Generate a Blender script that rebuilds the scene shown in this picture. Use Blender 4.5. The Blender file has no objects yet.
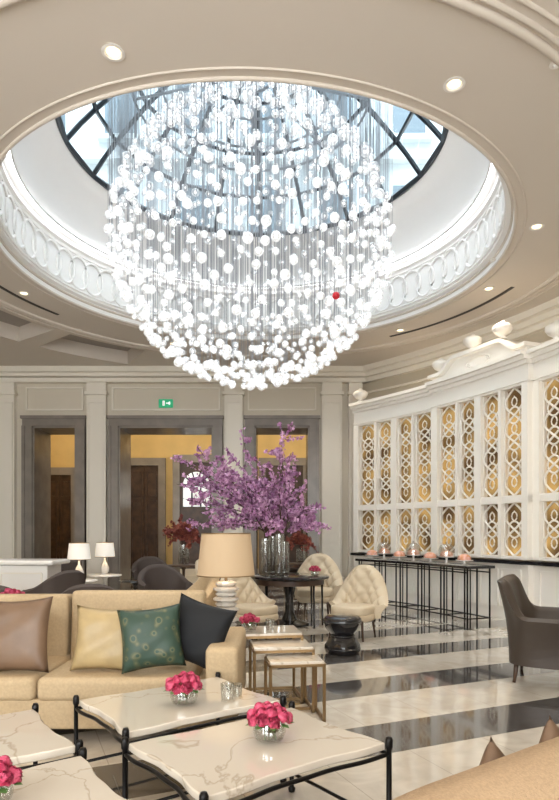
import bpy, bmesh, math, random
from math import sin, cos, pi, radians, sqrt, atan2
from mathutils import Vector, Matrix
random.seed(7)
S = bpy.context.scene
COL = S.collection

# ------------------------------------------------------------------ materials
def mat(name, col, rough=0.5, metal=0.0, emis=None, es=0.0, trans=0.0, alpha=1.0, var=0.0, vscale=5.0, bump=0.0, bscale=50.0, coat=0.0, ior=1.45, col2=None):
    m = bpy.data.materials.new(name); m.use_nodes = True
    nt = m.node_tree; b = nt.nodes['Principled BSDF']
    b.inputs['Base Color'].default_value = (*col, 1)
    b.inputs['Roughness'].default_value = rough
    b.inputs['Metallic'].default_value = metal
    b.inputs['IOR'].default_value = ior
    b.inputs['Transmission Weight'].default_value = trans
    b.inputs['Coat Weight'].default_value = coat
    if emis:
        b.inputs['Emission Color'].default_value = (*emis, 1)
        b.inputs['Emission Strength'].default_value = es
    g = nt.nodes.new('ShaderNodeNewGeometry')
    if var > 0 or col2:
        n = nt.nodes.new('ShaderNodeTexNoise'); n.inputs['Scale'].default_value = vscale; n.inputs['Detail'].default_value = 4
        nt.links.new(g.outputs['Position'], n.inputs['Vector'])
        r = nt.nodes.new('ShaderNodeValToRGB')
        c2 = col2 if col2 else tuple(min(1, c*(1+var)) for c in col)
        c1 = col if col2 else tuple(c*(1-var) for c in col)
        r.color_ramp.elements[0].color = (*c1, 1); r.color_ramp.elements[0].position = 0.35
        r.color_ramp.elements[1].color = (*c2, 1); r.color_ramp.elements[1].position = 0.65
        nt.links.new(n.outputs['Fac'], r.inputs['Fac']); nt.links.new(r.outputs['Color'], b.inputs['Base Color'])
    if bump > 0:
        n2 = nt.nodes.new('ShaderNodeTexNoise'); n2.inputs['Scale'].default_value = bscale; n2.inputs['Detail'].default_value = 3
        nt.links.new(g.outputs['Position'], n2.inputs['Vector'])
        bp = nt.nodes.new('ShaderNodeBump'); bp.inputs['Strength'].default_value = bump; bp.inputs['Distance'].default_value = 0.01
        nt.links.new(n2.outputs['Fac'], bp.inputs['Height']); nt.links.new(bp.outputs['Normal'], b.inputs['Normal'])
    return m

M = {}
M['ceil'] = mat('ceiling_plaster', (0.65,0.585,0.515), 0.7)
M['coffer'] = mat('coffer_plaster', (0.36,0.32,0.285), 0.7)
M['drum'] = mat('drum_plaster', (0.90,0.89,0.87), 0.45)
M['wall'] = mat('cream_wall', (0.64,0.58,0.48), 0.6)
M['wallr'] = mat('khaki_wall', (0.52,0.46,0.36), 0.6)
M['trim'] = mat('cream_trim', (0.79,0.74,0.65), 0.45)
M['white'] = mat('white_joinery', (0.88,0.84,0.77), 0.35)
M['yellow'] = mat('yellow_wall', (0.60,0.42,0.17), 0.6, var=0.05, vscale=2)
M['stone'] = mat('taupe_marble_surround', (0.23,0.20,0.175), 0.25, var=0.10, vscale=3)
M['brown'] = mat('brown_wood', (0.06,0.032,0.019), 0.35, var=0.3, vscale=6)
M['iron'] = mat('black_iron', (0.012,0.011,0.011), 0.3, metal=0.6)
M['mull'] = mat('dark_mullion', (0.015,0.022,0.03), 0.4)
M['black'] = mat('black_gloss', (0.012,0.012,0.014), 0.12, coat=0.5)
M['brass'] = mat('antique_brass', (0.28,0.18,0.085), 0.35, metal=0.7)
M['sofa'] = mat('beige_upholstery', (0.46,0.345,0.21), 0.85, var=0.06, vscale=60, bump=0.3, bscale=300)
M['sofa2'] = mat('sand_upholstery', (0.42,0.29,0.175), 0.85, var=0.10, vscale=120, bump=0.4, bscale=250)
M['cream'] = mat('cream_leather', (0.60,0.50,0.36), 0.45)
M['cu_br'] = mat('mocha_satin', (0.17,0.105,0.065), 0.42, var=0.12, vscale=6, bump=0.2, bscale=12)
M['cu_cr'] = mat('champagne_satin', (0.38,0.28,0.14), 0.4, var=0.1, vscale=8, bump=0.2, bscale=14)
def brocade():
    m = mat('green_brocade', (0.03,0.075,0.055), 0.5, bump=.2, bscale=14); nt = m.node_tree; b = nt.nodes['Principled BSDF']
    tc = nt.nodes.new('ShaderNodeTexCoord'); v = nt.nodes.new('ShaderNodeTexVoronoi'); v.inputs['Scale'].default_value = 18; v.feature = 'SMOOTH_F1'
    nt.links.new(tc.outputs['Object'], v.inputs['Vector'])
    r = nt.nodes.new('ShaderNodeValToRGB'); e = r.color_ramp.elements
    e[0].position = .30; e[0].color = (0.07,0.085,0.045,1); e[1].position = .42; e[1].color = (0.030,0.060,0.042,1)
    k = e.new(.15); k.color = (0.03,0.065,0.045,1); k = e.new(.22); k.color = (0.13,0.13,0.07,1)
    nt.links.new(v.outputs['Distance'], r.inputs['Fac']); nt.links.new(r.outputs[0], b.inputs['Base Color']); return m
M['cu_gr'] = brocade()
M['cu_bk'] = mat('black_velvet', (0.006,0.007,0.009), 0.75)
M['leather'] = mat('taupe_leather', (0.052,0.039,0.031), 0.4)
M['dkbrown'] = mat('dark_fabric', (0.07,0.052,0.045), 0.7)
M['rose'] = mat('pink_rose', (0.38,0.015,0.06), 0.5, col2=(0.66,0.11,0.20), vscale=45)
M['blos'] = mat('lilac_blossom', (0.28,0.09,0.24), 0.6, col2=(0.72,0.44,0.64), vscale=11)
M['redblos'] = mat('rust_blossom', (0.16,0.03,0.03), 0.6, col2=(0.35,0.10,0.06), vscale=9)
M['twig'] = mat('twig_bark', (0.07,0.04,0.03), 0.8)
M['leaf'] = mat('green_leaf', (0.07,0.16,0.04), 0.5)
M['steel'] = mat('steel_wire', (0.26,0.27,0.29), 0.5)
M['grille'] = mat('dark_slot', (0.05,0.045,0.04), 0.6)
M['lamp_on'] = mat('downlight_glow', (1,0.9,0.7), 0.4, emis=(1,0.78,0.45), es=3)
M['cove'] = mat('cove_led', (1,1,1), 0.4, emis=(0.96,0.97,1.0), es=7)
M['shade'] = mat('linen_shade', (0.46,0.35,0.23), 0.8, emis=(1,0.62,0.32), es=0.12, bump=0.4, bscale=200)
M['wshade'] = mat('white_shade', (0.9,0.86,0.8), 0.8, emis=(1,0.9,0.75), es=0.25)
M['exit'] = mat('exit_green', (0.02,0.35,0.15), 0.4, emis=(0.05,0.8,0.4), es=0.2)
M['signw'] = mat('sign_white', (0.9,0.9,0.9), 0.4, emis=(1,1,1), es=0.4)
M['redglass'] = mat('red_glass', (0.45,0.01,0.02), 0.1, emis=(0.8,0.02,0.04), es=0.1)
M['daylight'] = mat('bright_window', (0.9,0.95,1), 0.4, emis=(0.85,0.93,1), es=0.45)
M['facade'] = mat('pale_facade', (0.62,0.65,0.66), 0.8, var=0.06, vscale=2)
M['facadewin'] = mat('facade_window', (0.14,0.18,0.21), 0.2)
M['pastry'] = mat('pastry', (0.6,0.25,0.1), 0.5, col2=(0.75,0.45,0.4), vscale=20)
M['porc'] = mat('porcelain', (0.82,0.79,0.75), 0.2)

def marble(name, base, vein, rough=0.07, scale=2.0):
    m = bpy.data.materials.new(name); m.use_nodes = True; nt = m.node_tree; b = nt.nodes['Principled BSDF']
    g = nt.nodes.new('ShaderNodeNewGeometry')
    n = nt.nodes.new('ShaderNodeTexNoise'); n.inputs['Scale'].default_value = scale; n.inputs['Detail'].default_value = 5; n.inputs['Distortion'].default_value = .7
    nt.links.new(g.outputs['Position'], n.inputs['Vector'])
    r = nt.nodes.new('ShaderNodeValToRGB'); e = r.color_ramp.elements
    e[0].position = 0.49; e[0].color = (*base,1); e[1].position = 0.515; e[1].color = (*base,1)
    k = e.new(0.5); k.color = (*vein,1)
    nt.links.new(n.outputs['Fac'], r.inputs['Fac']); nt.links.new(r.outputs['Color'], b.inputs['Base Color'])
    b.inputs['Roughness'].default_value = rough
    b.inputs['Coat Weight'].default_value = .6; b.inputs['Coat Roughness'].default_value = .03
    return m
M['marble'] = marble('cream_marble', (0.65,0.58,0.485), (0.48,0.40,0.31))

def crystal():
    m = bpy.data.materials.new('chandelier_crystal'); m.use_nodes = True; nt = m.node_tree
    b = nt.nodes['Principled BSDF']; out = nt.nodes['Material Output']
    b.inputs['Base Color'].default_value = (0.95,0.96,0.97,1); b.inputs['Roughness'].default_value = 0.05
    b.inputs['Emission Color'].default_value = (0.97,0.98,1.0,1); b.inputs['Emission Strength'].default_value = 0.16
    t = nt.nodes.new('ShaderNodeBsdfTransparent'); mx = nt.nodes.new('ShaderNodeMixShader')
    lw = nt.nodes.new('ShaderNodeLayerWeight'); lw.inputs['Blend'].default_value = 0.45
    mr = nt.nodes.new('ShaderNodeMapRange'); mr.inputs['To Min'].default_value = 0.28; mr.inputs['To Max'].default_value = 0.95
    nt.links.new(lw.outputs['Facing'], mr.inputs['Value']); nt.links.new(mr.outputs[0], mx.inputs[0])
    nt.links.new(t.outputs[0], mx.inputs[1]); nt.links.new(b.outputs[0], mx.inputs[2]); nt.links.new(mx.outputs[0], out.inputs[0])
    return m
M['crystal'] = crystal()
M['led'] = mat('led_core', (1,1,1), 0.4, emis=(1,0.98,0.97), es=3.0)

def pane(nm='skylight_glass', c=(0.82,0.91,0.95), f=.06):
    m = bpy.data.materials.new(nm); m.use_nodes = True; nt = m.node_tree
    out = nt.nodes['Material Output']; nt.nodes.remove(nt.nodes['Principled BSDF'])
    t = nt.nodes.new('ShaderNodeBsdfTransparent'); t.inputs[0].default_value = (*c,1)
    g = nt.nodes.new('ShaderNodeBsdfGlossy'); g.inputs['Roughness'].default_value = 0.05
    mx = nt.nodes.new('ShaderNodeMixShader'); mx.inputs[0].default_value = f
    nt.links.new(t.outputs[0], mx.inputs[1]); nt.links.new(g.outputs[0], mx.inputs[2]); nt.links.new(mx.outputs[0], out.inputs[0])
    return m
M['pane'] = pane()
M['thin'] = pane('thin_vase_glass', (0.90,0.91,0.90), .22)

def floor_mat():
    m = bpy.data.materials.new('striped_marble_floor'); m.use_nodes = True; nt = m.node_tree; b = nt.nodes['Principled BSDF']
    L = nt.links.new
    g = nt.nodes.new('ShaderNodeNewGeometry')
    def dot(x, y):
        v = nt.nodes.new('ShaderNodeVectorMath'); v.operation = 'DOT_PRODUCT'; v.inputs[1].default_value = (x, y, 0)
        L(g.outputs['Position'], v.inputs[0]); return v.outputs['Value']
    def mth(op, a, bb, clamp=False):
        n = nt.nodes.new('ShaderNodeMath'); n.operation = op; n.use_clamp = clamp
        for i, q in enumerate((a, bb)):
            if isinstance(q, (int, float)): n.inputs[i].default_value = q
            elif q is not None: L(q, n.inputs[i])
        return n.outputs[0]
    s = dot(-0.40, 0.9165); t = dot(0.9165, 0.40)
    fs = mth('FRACT', mth('DIVIDE', mth('ADD', s, 40.0), 1.2), None)
    dark = mth('LESS_THAN', fs, 0.43)
    n = nt.nodes.new('ShaderNodeTexNoise'); n.inputs['Scale'].default_value = 4; n.inputs['Detail'].default_value = 6; n.inputs['Distortion'].default_value = 1
    L(g.outputs['Position'], n.inputs['Vector'])
    def ramp(c1, c2):
        r = nt.nodes.new('ShaderNodeValToRGB'); r.color_ramp.elements[0].position = .35; r.color_ramp.elements[1].position = .65
        r.color_ramp.elements[0].color = (*c1,1); r.color_ramp.elements[1].color = (*c2,1); L(n.outputs['Fac'], r.inputs['Fac']); return r.outputs[0]
    cl = ramp((0.58,0.52,0.44), (0.72,0.66,0.57)); cd = ramp((0.060,0.056,0.056), (0.10,0.093,0.090))
    def mix(f, a, bb):
        x = nt.nodes.new('ShaderNodeMix'); x.data_type = 'RGBA'; L(f, x.inputs[0]); L(a, x.inputs[6]); L(bb, x.inputs[7]); return x.outputs[2]
    c = mix(dark, cl, cd)
    j1 = mth('LESS_THAN', mth('FRACT', mth('DIVIDE', mth('ADD', t, 40.3), 0.6), None), 0.010)
    jn = mth('MULTIPLY', j1, 0.4)
    x = nt.nodes.new('ShaderNodeMix'); x.data_type = 'RGBA'; L(jn, x.inputs[0]); L(c, x.inputs[6]); x.inputs[7].default_value = (0.2,0.17,0.14,1)
    L(x.outputs[2], b.inputs['Base Color']); b.inputs['Roughness'].default_value = 0.08
    b.inputs['Coat Weight'].default_value = 0.8; b.inputs['Coat Roughness'].default_value = 0.05
    return m
M['floor'] = floor_mat()

def gold_mat():
    m = bpy.data.materials.new('backlit_gold_mirror'); m.use_nodes = True; nt = m.node_tree; b = nt.nodes['Principled BSDF']
    g = nt.nodes.new('ShaderNodeNewGeometry'); n = nt.nodes.new('ShaderNodeTexNoise'); n.inputs['Scale'].default_value = 2.0; n.inputs['Detail'].default_value = 1
    nt.links.new(g.outputs['Position'], n.inputs['Vector'])
    r = nt.nodes.new('ShaderNodeValToRGB'); e = r.color_ramp.elements
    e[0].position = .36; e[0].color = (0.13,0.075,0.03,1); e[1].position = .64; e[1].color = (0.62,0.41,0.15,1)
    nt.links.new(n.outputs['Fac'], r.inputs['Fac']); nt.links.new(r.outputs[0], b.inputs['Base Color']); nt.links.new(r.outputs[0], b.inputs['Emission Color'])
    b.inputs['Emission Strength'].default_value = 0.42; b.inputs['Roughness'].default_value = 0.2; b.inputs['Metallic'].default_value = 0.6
    return m
M['gold'] = gold_mat()

# ------------------------------------------------------------------ helpers
class G:
    def __init__(s, name, loc=(0,0,0), rz=0.0):
        e = bpy.data.objects.new(name, None); e.empty_display_size = 0.1
        COL.objects.link(e); e.location = loc; e.rotation_euler = (0,0,radians(rz)); s.e = e

def mesh(name, vs, fs, m, par=None, smooth=False, loc=None, rot=None, fix=True, bev=0, seg=3, sub=0):
    me = bpy.data.meshes.new(name); me.from_pydata([tuple(v) for v in vs], [], fs)
    if fix:
        bm = bmesh.new(); bm.from_mesh(me); bmesh.ops.recalc_face_normals(bm, faces=bm.faces); bm.to_mesh(me); bm.free()
    if smooth:
        me.polygons.foreach_set('use_smooth', [True]*len(me.polygons))
    me.materials.append(M[m] if isinstance(m, str) else m)
    o = bpy.data.objects.new(name, me); COL.objects.link(o)
    if par is not None: o.parent = par.e
    if loc is not None: o.location = loc
    if rot is not None: o.rotation_euler = tuple(radians(a) for a in rot)
    if bev > 0:
        b = o.modifiers.new('bev', 'BEVEL'); b.width = bev; b.segments = seg; b.limit_method = 'ANGLE'
        me.polygons.foreach_set('use_smooth', [True]*len(me.polygons))
        w = o.modifiers.new('wn', 'WEIGHTED_NORMAL'); w.keep_sharp = False
    return o

def boxd(c, s):
    x, y, z = c; a, b, d = s[0]/2, s[1]/2, s[2]/2
    v = [(x-a,y-b,z-d),(x+a,y-b,z-d),(x+a,y+b,z-d),(x-a,y+b,z-d),(x-a,y-b,z+d),(x+a,y-b,z+d),(x+a,y+b,z+d),(x-a,y+b,z+d)]
    f = [(0,3,2,1),(4,5,6,7),(0,1,5,4),(1,2,6,5),(2,3,7,6),(3,0,4,7)]
    return v, f
def box(name, c, s, m, par=None, bev=0, rot=None, seg=3):
    v, f = boxd((0,0,0), s)
    return mesh(name, v, f, m, par, loc=c, rot=rot, bev=bev, seg=seg)
def joinlist(parts):
    V, F = [], []
    for v, f in parts:
        o = len(V); V += list(v); F += [tuple(i+o for i in q) for q in f]
    return V, F
def boxes(name, lst, m, par=None, bev=0):
    v, f = joinlist([boxd(c, s) for c, s in lst]); return mesh(name, v, f, m, par, bev=bev, seg=2)

def lathed(prof, seg=28, c=(0,0,0), wav=None):
    V, F = [], []
    n = len(prof)
    for i, (r, z) in enumerate(prof):
        for k in range(seg):
            a = 2*pi*k/seg; rr = max(r, 0.0004)
            if wav: rr *= 1 + wav[0]*cos(wav[1]*a + i*wav[2])
            V.append((c[0]+rr*cos(a), c[1]+rr*sin(a), c[2]+z))
    for i in range(n-1):
        for k in range(seg):
            F.append((i*seg+k, i*seg+(k+1)%seg, (i+1)*seg+(k+1)%seg, (i+1)*seg+k))
    return V, F
def lathe(name, prof, m, par=None, c=(0,0,0), seg=28, cap=True, smooth=True, wav=None):
    V, F = lathed(prof, seg, (0,0,0), wav)
    if cap:
        F.append(tuple(range(seg))); F.append(tuple((len(prof)-1)*seg+k for k in range(seg)))
    o = mesh(name, V, F, m, par, smooth=smooth, loc=c)
    if smooth:
        e = o.modifiers.new('es', 'EDGE_SPLIT'); e.split_angle = radians(50)
    return o

def tubed(pts, r, closed=False, n=6):
    pts = [Vector(p) for p in pts]; V, F = [], []; N = len(pts)
    for i, p in enumerate(pts):
        a = pts[(i-1) % N] if (closed or i > 0) else p
        b = pts[(i+1) % N] if (closed or i < N-1) else p
        t = (b-a)
        if t.length < 1e-9: t = Vector((0,0,1))
        t.normalize()
        up = Vector((0,0,1)) if abs(t.z) < 0.95 else Vector((1,0,0))
        u = t.cross(up).normalized(); w = t.cross(u).normalized()
        rr = r[i] if isinstance(r, (list, tuple)) else r
        for k in range(n):
            an = 2*pi*k/n; V.append(p + u*(rr*cos(an)) + w*(rr*sin(an)))
    M_ = N if closed else N-1
    for i in range(M_):
        j = (i+1) % N
        for k in range(n): F.append((i*n+k, i*n+(k+1)%n, j*n+(k+1)%n, j*n+k))
    if not closed:
        F.append(tuple(range(n))); F.append(tuple((N-1)*n+k for k in range(n)))
    return V, F
def tubes(name, lst, m, par=None, n=6, smooth=True):
    v, f = joinlist([tubed(p, r, c, n) for p, r, c in lst]); return mesh(name, v, f, m, par, smooth=smooth)

def pillow(name, w, h, t, m, par=None, loc=(0,0,0), rot=(0,0,0), n=16):
    V, F = [], []
    for side in (1, -1):
        for i in range(n+1):
            for j in range(n+1):
                x = 2*i/n-1; y = 2*j/n-1
                pz = (max(0,1-x**4)*max(0,1-y**4))**0.5 * (0.75+0.25*(1-x*x)*(1-y*y))
                px = x*(1-0.10*(1-y*y)*abs(x)); py = y*(1-0.10*(1-x*x)*abs(y))
                wr = 0.08*sin(7*x+5*y)*pz*(abs(x*y))+0.05*sin(5*x-8*y+1)*pz
                V.append((px*w/2, side*(pz+wr)*t/2, py*h/2))
    N = (n+1)**2
    for s in (0, 1):
        for i in range(n):
            for j in range(n):
                a = s*N+i*(n+1)+j; F.append((a, a+1, a+n+2, a+n+1))
    me = mesh(name, V, F, m, par, smooth=True, loc=loc, rot=rot, fix=False)
    bm = bmesh.new(); bm.from_mesh(me.data); bmesh.ops.remove_doubles(bm, verts=bm.verts, dist=1e-4); bmesh.ops.recalc_face_normals(bm, faces=bm.faces); bm.to_mesh(me.data); bm.free()
    return me

def shell(name, m, par, ri, ro, span, z0, zt, flare=0.1, tuft=0, sx=1.0, sq=1.0, na=72, nz=22, yoff=0):
    V, F = [], []
    def pos(R, a):
        s_, c_ = sin(a), cos(a)
        return (sx*R*math.copysign(abs(s_)**sq, s_), R*math.copysign(abs(c_)**sq, c_)+yoff)
    W = 2*nz+3
    for i in range(na+1):
        f = i/na; a = (f-0.5)*radians(span); top = zt(abs(f-0.5)*2)
        for j in range(nz+1):
            q = j/nz; z = z0+(top-z0)*q
            R = ri + flare*q*q
            if tuft:
                A = f*tuft*.5; B = z/0.22
                d = abs(sin(pi*(A+B))*sin(pi*(A-B)))**0.45
                R -= 0.05*d*min(1, q*3)
            x, y = pos(R, a); V.append((x, y, z))
        x, y = pos((ri+ro)/2+flare, a); V.append((x, y, top+(ro-ri)*0.35))
        for j in range(nz, -1, -1):
            q = j/nz; z = z0+(top-z0)*q
            x, y = pos(ro+flare*q*q, a); V.append((x, y, z))
    for i in range(na):
        for j in range(W):
            k = (j+1) % W
            F.append((i*W+j, i*W+k, (i+1)*W+k, (i+1)*W+j))
    F.append(tuple(range(W))); F.append(tuple(na*W+k for k in range(W)))
    o = mesh(name, V, F, m, par, smooth=True)
    e = o.modifiers.new('es', 'EDGE_SPLIT'); e.split_angle = radians(60)
    return o

def leg(name, x, y, h, par, m='brown', r1=0.022, r2=0.012, splay=0.03):
    sx = math.copysign(splay, x); sy = math.copysign(splay, y)
    return tubes(name, [([(x,y,h),(x+sx*.4,y+sy*.4,h*.5),(x+sx,y+sy,0)], [r1,(r1+r2)/2,r2], False)], m, par, n=8)

# ------------------------------------------------------------------ camera
cam = bpy.data.objects.new('camera', bpy.data.cameras.new('camera')); COL.objects.link(cam)
cam.location = (0,0,1.4); cam.rotation_euler = (radians(90),0,0)
cam.data.lens = 27.0; cam.data.sensor_width = 36; cam.data.shift_y = 0.165; cam.data.clip_start = 0.05
S.camera = cam

# ------------------------------------------------------------------ room shell
OC = (-0.36, 8.67); ZC = 5.3; RO = 3.50
BX = (-8.0, 6.1, -3.0, 14.5)
mesh('floor', [(-8,-3,0),(6.1,-3,0),(6.1,19.4,0),(-8,19.4,0)], [(0,1,2,3)], 'floor', fix=False)

def raybox(a):
    dx, dy = sin(a), cos(a); t = 1e9
    if dx > 1e-9: t = min(t, (BX[1]-OC[0])/dx)
    if dx < -1e-9: t = min(t, (BX[0]-OC[0])/dx)
    if dy > 1e-9: t = min(t, (BX[3]-OC[1])/dy)
    if dy < -1e-9: t = min(t, (BX[2]-OC[1])/dy)
    return t
def pol(r, a, z): return (OC[0]+r*sin(a), OC[1]+r*cos(a), z)
NA = 360; RC1, RC2 = 4.92, 6.15
V, F, CF = [], [], []
def incoffer(k):
    d = (k+0.5)*360/NA
    if d > 180: d -= 360
    e = -d-31
    if e < 0 or e > 140: return None
    return (e % 23) < 19
V2, F2 = [], []
for k in range(NA):
    a0, a1 = 2*pi*k/NA, 2*pi*(k+1)/NA
    rs = [RO, RC1, RC2]
    for i in range(2):
        rec = (i == 1 and incoffer(k))
        b = len(V)
        if not rec:
            V += [pol(rs[i],a0,ZC),pol(rs[i+1],a0,ZC),pol(rs[i+1],a1,ZC),pol(rs[i],a1,ZC)]; F.append((b,b+1,b+2,b+3))
        else:
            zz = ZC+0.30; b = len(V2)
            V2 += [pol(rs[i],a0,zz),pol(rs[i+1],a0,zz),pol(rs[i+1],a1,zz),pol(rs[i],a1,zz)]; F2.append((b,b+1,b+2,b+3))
            for r_ in (rs[i], rs[i+1]):
                b = len(V); V += [pol(r_,a0,ZC),pol(r_,a1,ZC),pol(r_,a1,zz),pol(r_,a0,zz)]; F.append((b,b+1,b+2,b+3))
            for kk, aa in ((k-1, a0), (k+1, a1)):
                if not incoffer(kk % NA):
                    b = len(V); V += [pol(rs[1],aa,ZC),pol(rs[2],aa,ZC),pol(rs[2],aa,zz),pol(rs[1],aa,zz)]; F.append((b,b+1,b+2,b+3))
    b = len(V)
    V += [pol(RC2,a0,ZC),pol(max(RC2,raybox(a0)),a0,ZC),pol(max(RC2,raybox(a1)),a1,ZC),pol(RC2,a1,ZC)]; F.append((b,b+1,b+2,b+3))
cg = G('ceiling')
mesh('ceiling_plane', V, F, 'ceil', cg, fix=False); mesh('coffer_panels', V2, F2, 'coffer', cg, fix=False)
def ring(r, z, t, n=160): return ([pol(r, 2*pi*i/n, z) for i in range(n)], t, True)
tubes('oculus_moulding', [ring(RO+0.015,ZC-0.0,0.022), ring(RO+0.13,ZC,0.014), ring(RO-0.02,ZC+0.09,0.022), ring(4.58,ZC,0.04), ring(4.67,ZC,0.025), ring(4.78,ZC,0.02)], 'ceil', cg, n=8)
dg = G('skylight_drum')
prof = [(RO,ZC),(RO-0.02,ZC+0.12),(RO-0.09,ZC+0.14),(RO-0.09,ZC+0.85),(RO-0.14,ZC+0.87),(RO-0.14,ZC+0.93),(RO-0.2,ZC+0.96)]
for i in range(9):
    t = i/8*pi/2; prof.append((2.78+(RO-0.22-2.78)*cos(t), ZC+0.98+0.70*sin(t)))
prof += [(2.74,7.0),(2.74,7.1)]
V, F = lathed(prof, 128, (OC[0],OC[1],0)); mesh('drum_wall', V, F, 'drum', dg, smooth=True).modifiers.new('es','EDGE_SPLIT').split_angle = radians(35)
rel = []
NO = 68; RR = RO-0.10; zc = ZC+0.49
for k in range(NO):
    ac = 2*pi*k/NO
    rel.append(([pol(RR, ac+(0.21*cos(2*pi*i/18))/RR, zc+0.27*sin(2*pi*i/18)) for i in range(18)], 0.024, True))
rel += [ring(RR,ZC+0.19,0.02), ring(RR,ZC+0.79,0.02)]
tubes('drum_relief', rel, 'drum', dg, n=5)
tubes('cove_light_strip', [ring(RO-0.24,ZC+0.965,0.016)], 'cove', dg, n=6)
tubes('cove_lip', [ring(RO-0.275,ZC+0.955,0.018)], 'drum', dg, n=6)

sg = G('window_skylight')
def domep(fr, a):
    r = 2.74*(1-fr); z = 7.05+1.6*sin(fr*pi/2)**0.9
    return (OC[0]+r*sin(a), OC[1]+r*cos(a), z)
NM = 20; mt = []
for k in range(NM):
    a = 2*pi*(k)/NM
    mt.append(([domep(i/12*0.98, a) for i in range(13)], 0.038, False))
for fr in (0.0, 0.16, 0.36, 0.6, 0.82):
    mt.append(([domep(fr, 2*pi*(i)/NM) for i in range(NM)], 0.05 if fr == 0 else 0.034, True))
tubes('mullions', mt, 'mull', sg, n=5, smooth=False)
V, F = [], []
for i in range(13):
    for k in range(NM): V.append(domep(i/12*0.99, 2*pi*(k)/NM))
for i in range(12):
    for k in range(NM): F.append((i*NM+k, i*NM+(k+1)%NM, (i+1)*NM+(k+1)%NM, (i+1)*NM+k))
mesh('panes', V, F, 'pane', sg, fix=False)
fg = G('courtyard_facade')
W = 6.5
for i, (cx, cy, sx_, sy_) in enumerate(((OC[0],OC[1]+W,2*W,.3),(OC[0]-W,OC[1],.3,2*W),(OC[0]+W,OC[1],.3,2*W),(OC[0],OC[1]-W,2*W,.3))):
    box('facade_%d'%(i+1), (cx,cy,11.5), (sx_,sy_,9.4), 'facade', fg)
wl = []; sl = []
for i in range(-3,4):
    for z in (9.2,12.2,15):
        wl.append(((OC[0]+i*1.8, OC[1]+W-.17, z), (.8,.06,1.7))); sl.append(((OC[0]+i*1.8, OC[1]+W-.24, z-1.0), (1.1,.2,.12)))
        for sgn in (-1,1):
            wl.append(((OC[0]+sgn*(W-.17), OC[1]+i*1.8, z), (.06,.8,1.7))); sl.append(((OC[0]+sgn*(W-.24), OC[1]+i*1.8, z-1.0), (.2,1.1,.12)))
for z in (10.7, 13.7): sl += [((OC[0],OC[1]+W-.25,z),(2*W,.25,.18)), ((OC[0]-W+.25,OC[1],z),(.25,2*W,.18)), ((OC[0]+W-.25,OC[1],z),(.25,2*W,.18))]
boxes('facade_windows', wl, 'facadewin', fg); boxes('facade_sills', sl, 'facade', fg)

# ---- back wall with door openings
YB = 14.5; TH = 1.0
doors = [(-5.95,-4.90),(-3.88,-1.60),(-0.60,0.72)]
ztop = 3.95
bw = []
xs = [-8.0]
for a, b in doors: xs += [a, b]
xs.append(6.1)
for i in range(0, len(xs), 2):
    bw.append((((xs[i]+xs[i+1])/2, YB+TH/2, 2.9), (xs[i+1]-xs[i], TH, 5.8)))
for a, b in doors:
    bw.append((((a+b)/2, YB+TH/2, (ztop+5.8)/2), (b-a, TH, 5.8-ztop)))
boxes('wall_back', bw, 'wall')
for i, (a, b) in enumerate(doors):
    g = G('door_%d'%(i+1)); fw = 0.23
    L = []
    for (x, s) in ((a, -1), (b, 1)):
        L.append(((x+s*fw/2, YB-0.05, ztop/2), (fw, 0.10, ztop)))
        L.append(((x+s*fw*0.85, YB-0.08, ztop/2), (fw*.3, 0.12, ztop)))
        L.append(((x-s*0.02, YB+TH/2-.02, ztop/2), (0.04, TH+.04, ztop)))
    L.append((((a+b)/2, YB-0.05, ztop+fw/2), (b-a+2*fw, 0.10, fw)))
    L.append((((a+b)/2, YB-0.08, ztop+fw*.9), (b-a+2*fw+.06, 0.14, fw*.3)))
    L.append((((a+b)/2, YB+TH/2-.02, ztop-.02), (b-a, TH+.04, .04)))
    boxes('stone_surround', L, 'stone', g)
tl = []
for x0, x1 in ((-7.6,-6.35),(-4.62,-4.16),(-1.32,-0.88),(1.02,1.50),(1.66,1.98)):
    w = x1-x0; c = (x0+x1)/2
    tl.append(((c, YB-0.07, 2.5), (w, .14, 5.0)))
    tl.append(((c, YB-0.10, 0.16), (w+.08, .2, .32)))
    tl.append(((c, YB-0.10, 4.72), (w+.08, .2, .07)))
    tl.append(((c-w/2+.05, YB-.15, 2.5), (.025, .04, 4.0))); tl.append(((c+w/2-.05, YB-.15, 2.5), (.025, .04, 4.0)))
    tl.append(((c, YB-.15, 4.5), (w-.1, .04, .025)))
tl += [((-0.9, YB-.10, 5.03), (14.0,.2,.10)), ((-0.9, YB-.16, 5.13), (14.0,.32,.08)), ((-0.9, YB-.22, 5.23), (14.0,.44,.13))]
for a, b in doors:
    x0, x1 = a-.15, b+.15
    for z in (4.35, 4.88): tl.append((((x0+x1)/2, YB-.02, z), (x1-x0,.04,.035)))
    for x in (x0, x1): tl.append(((x, YB-.02, 4.615), (.035,.04,.56)))
boxes('trim_back', tl, 'trim')
boxes('baseboard_back', [((-6.95,YB-.03,.1),(.6,.06,.2)), ((0.97,YB-.03,.1),(.05,.06,.2))], 'trim')
ex = G('exit_sign', (-2.74, YB-.03, 4.5))
box('sign_box', (0,0,0), (.34,.05,.2), 'exit', ex, bev=.005); boxes('pictogram', [((-.05,-.03,0),(.05,.01,.12)),((.06,-.03,0),(.1,.01,.03)),((.09,-.03,0),(.03,.01,.08))], 'signw', ex)

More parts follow.
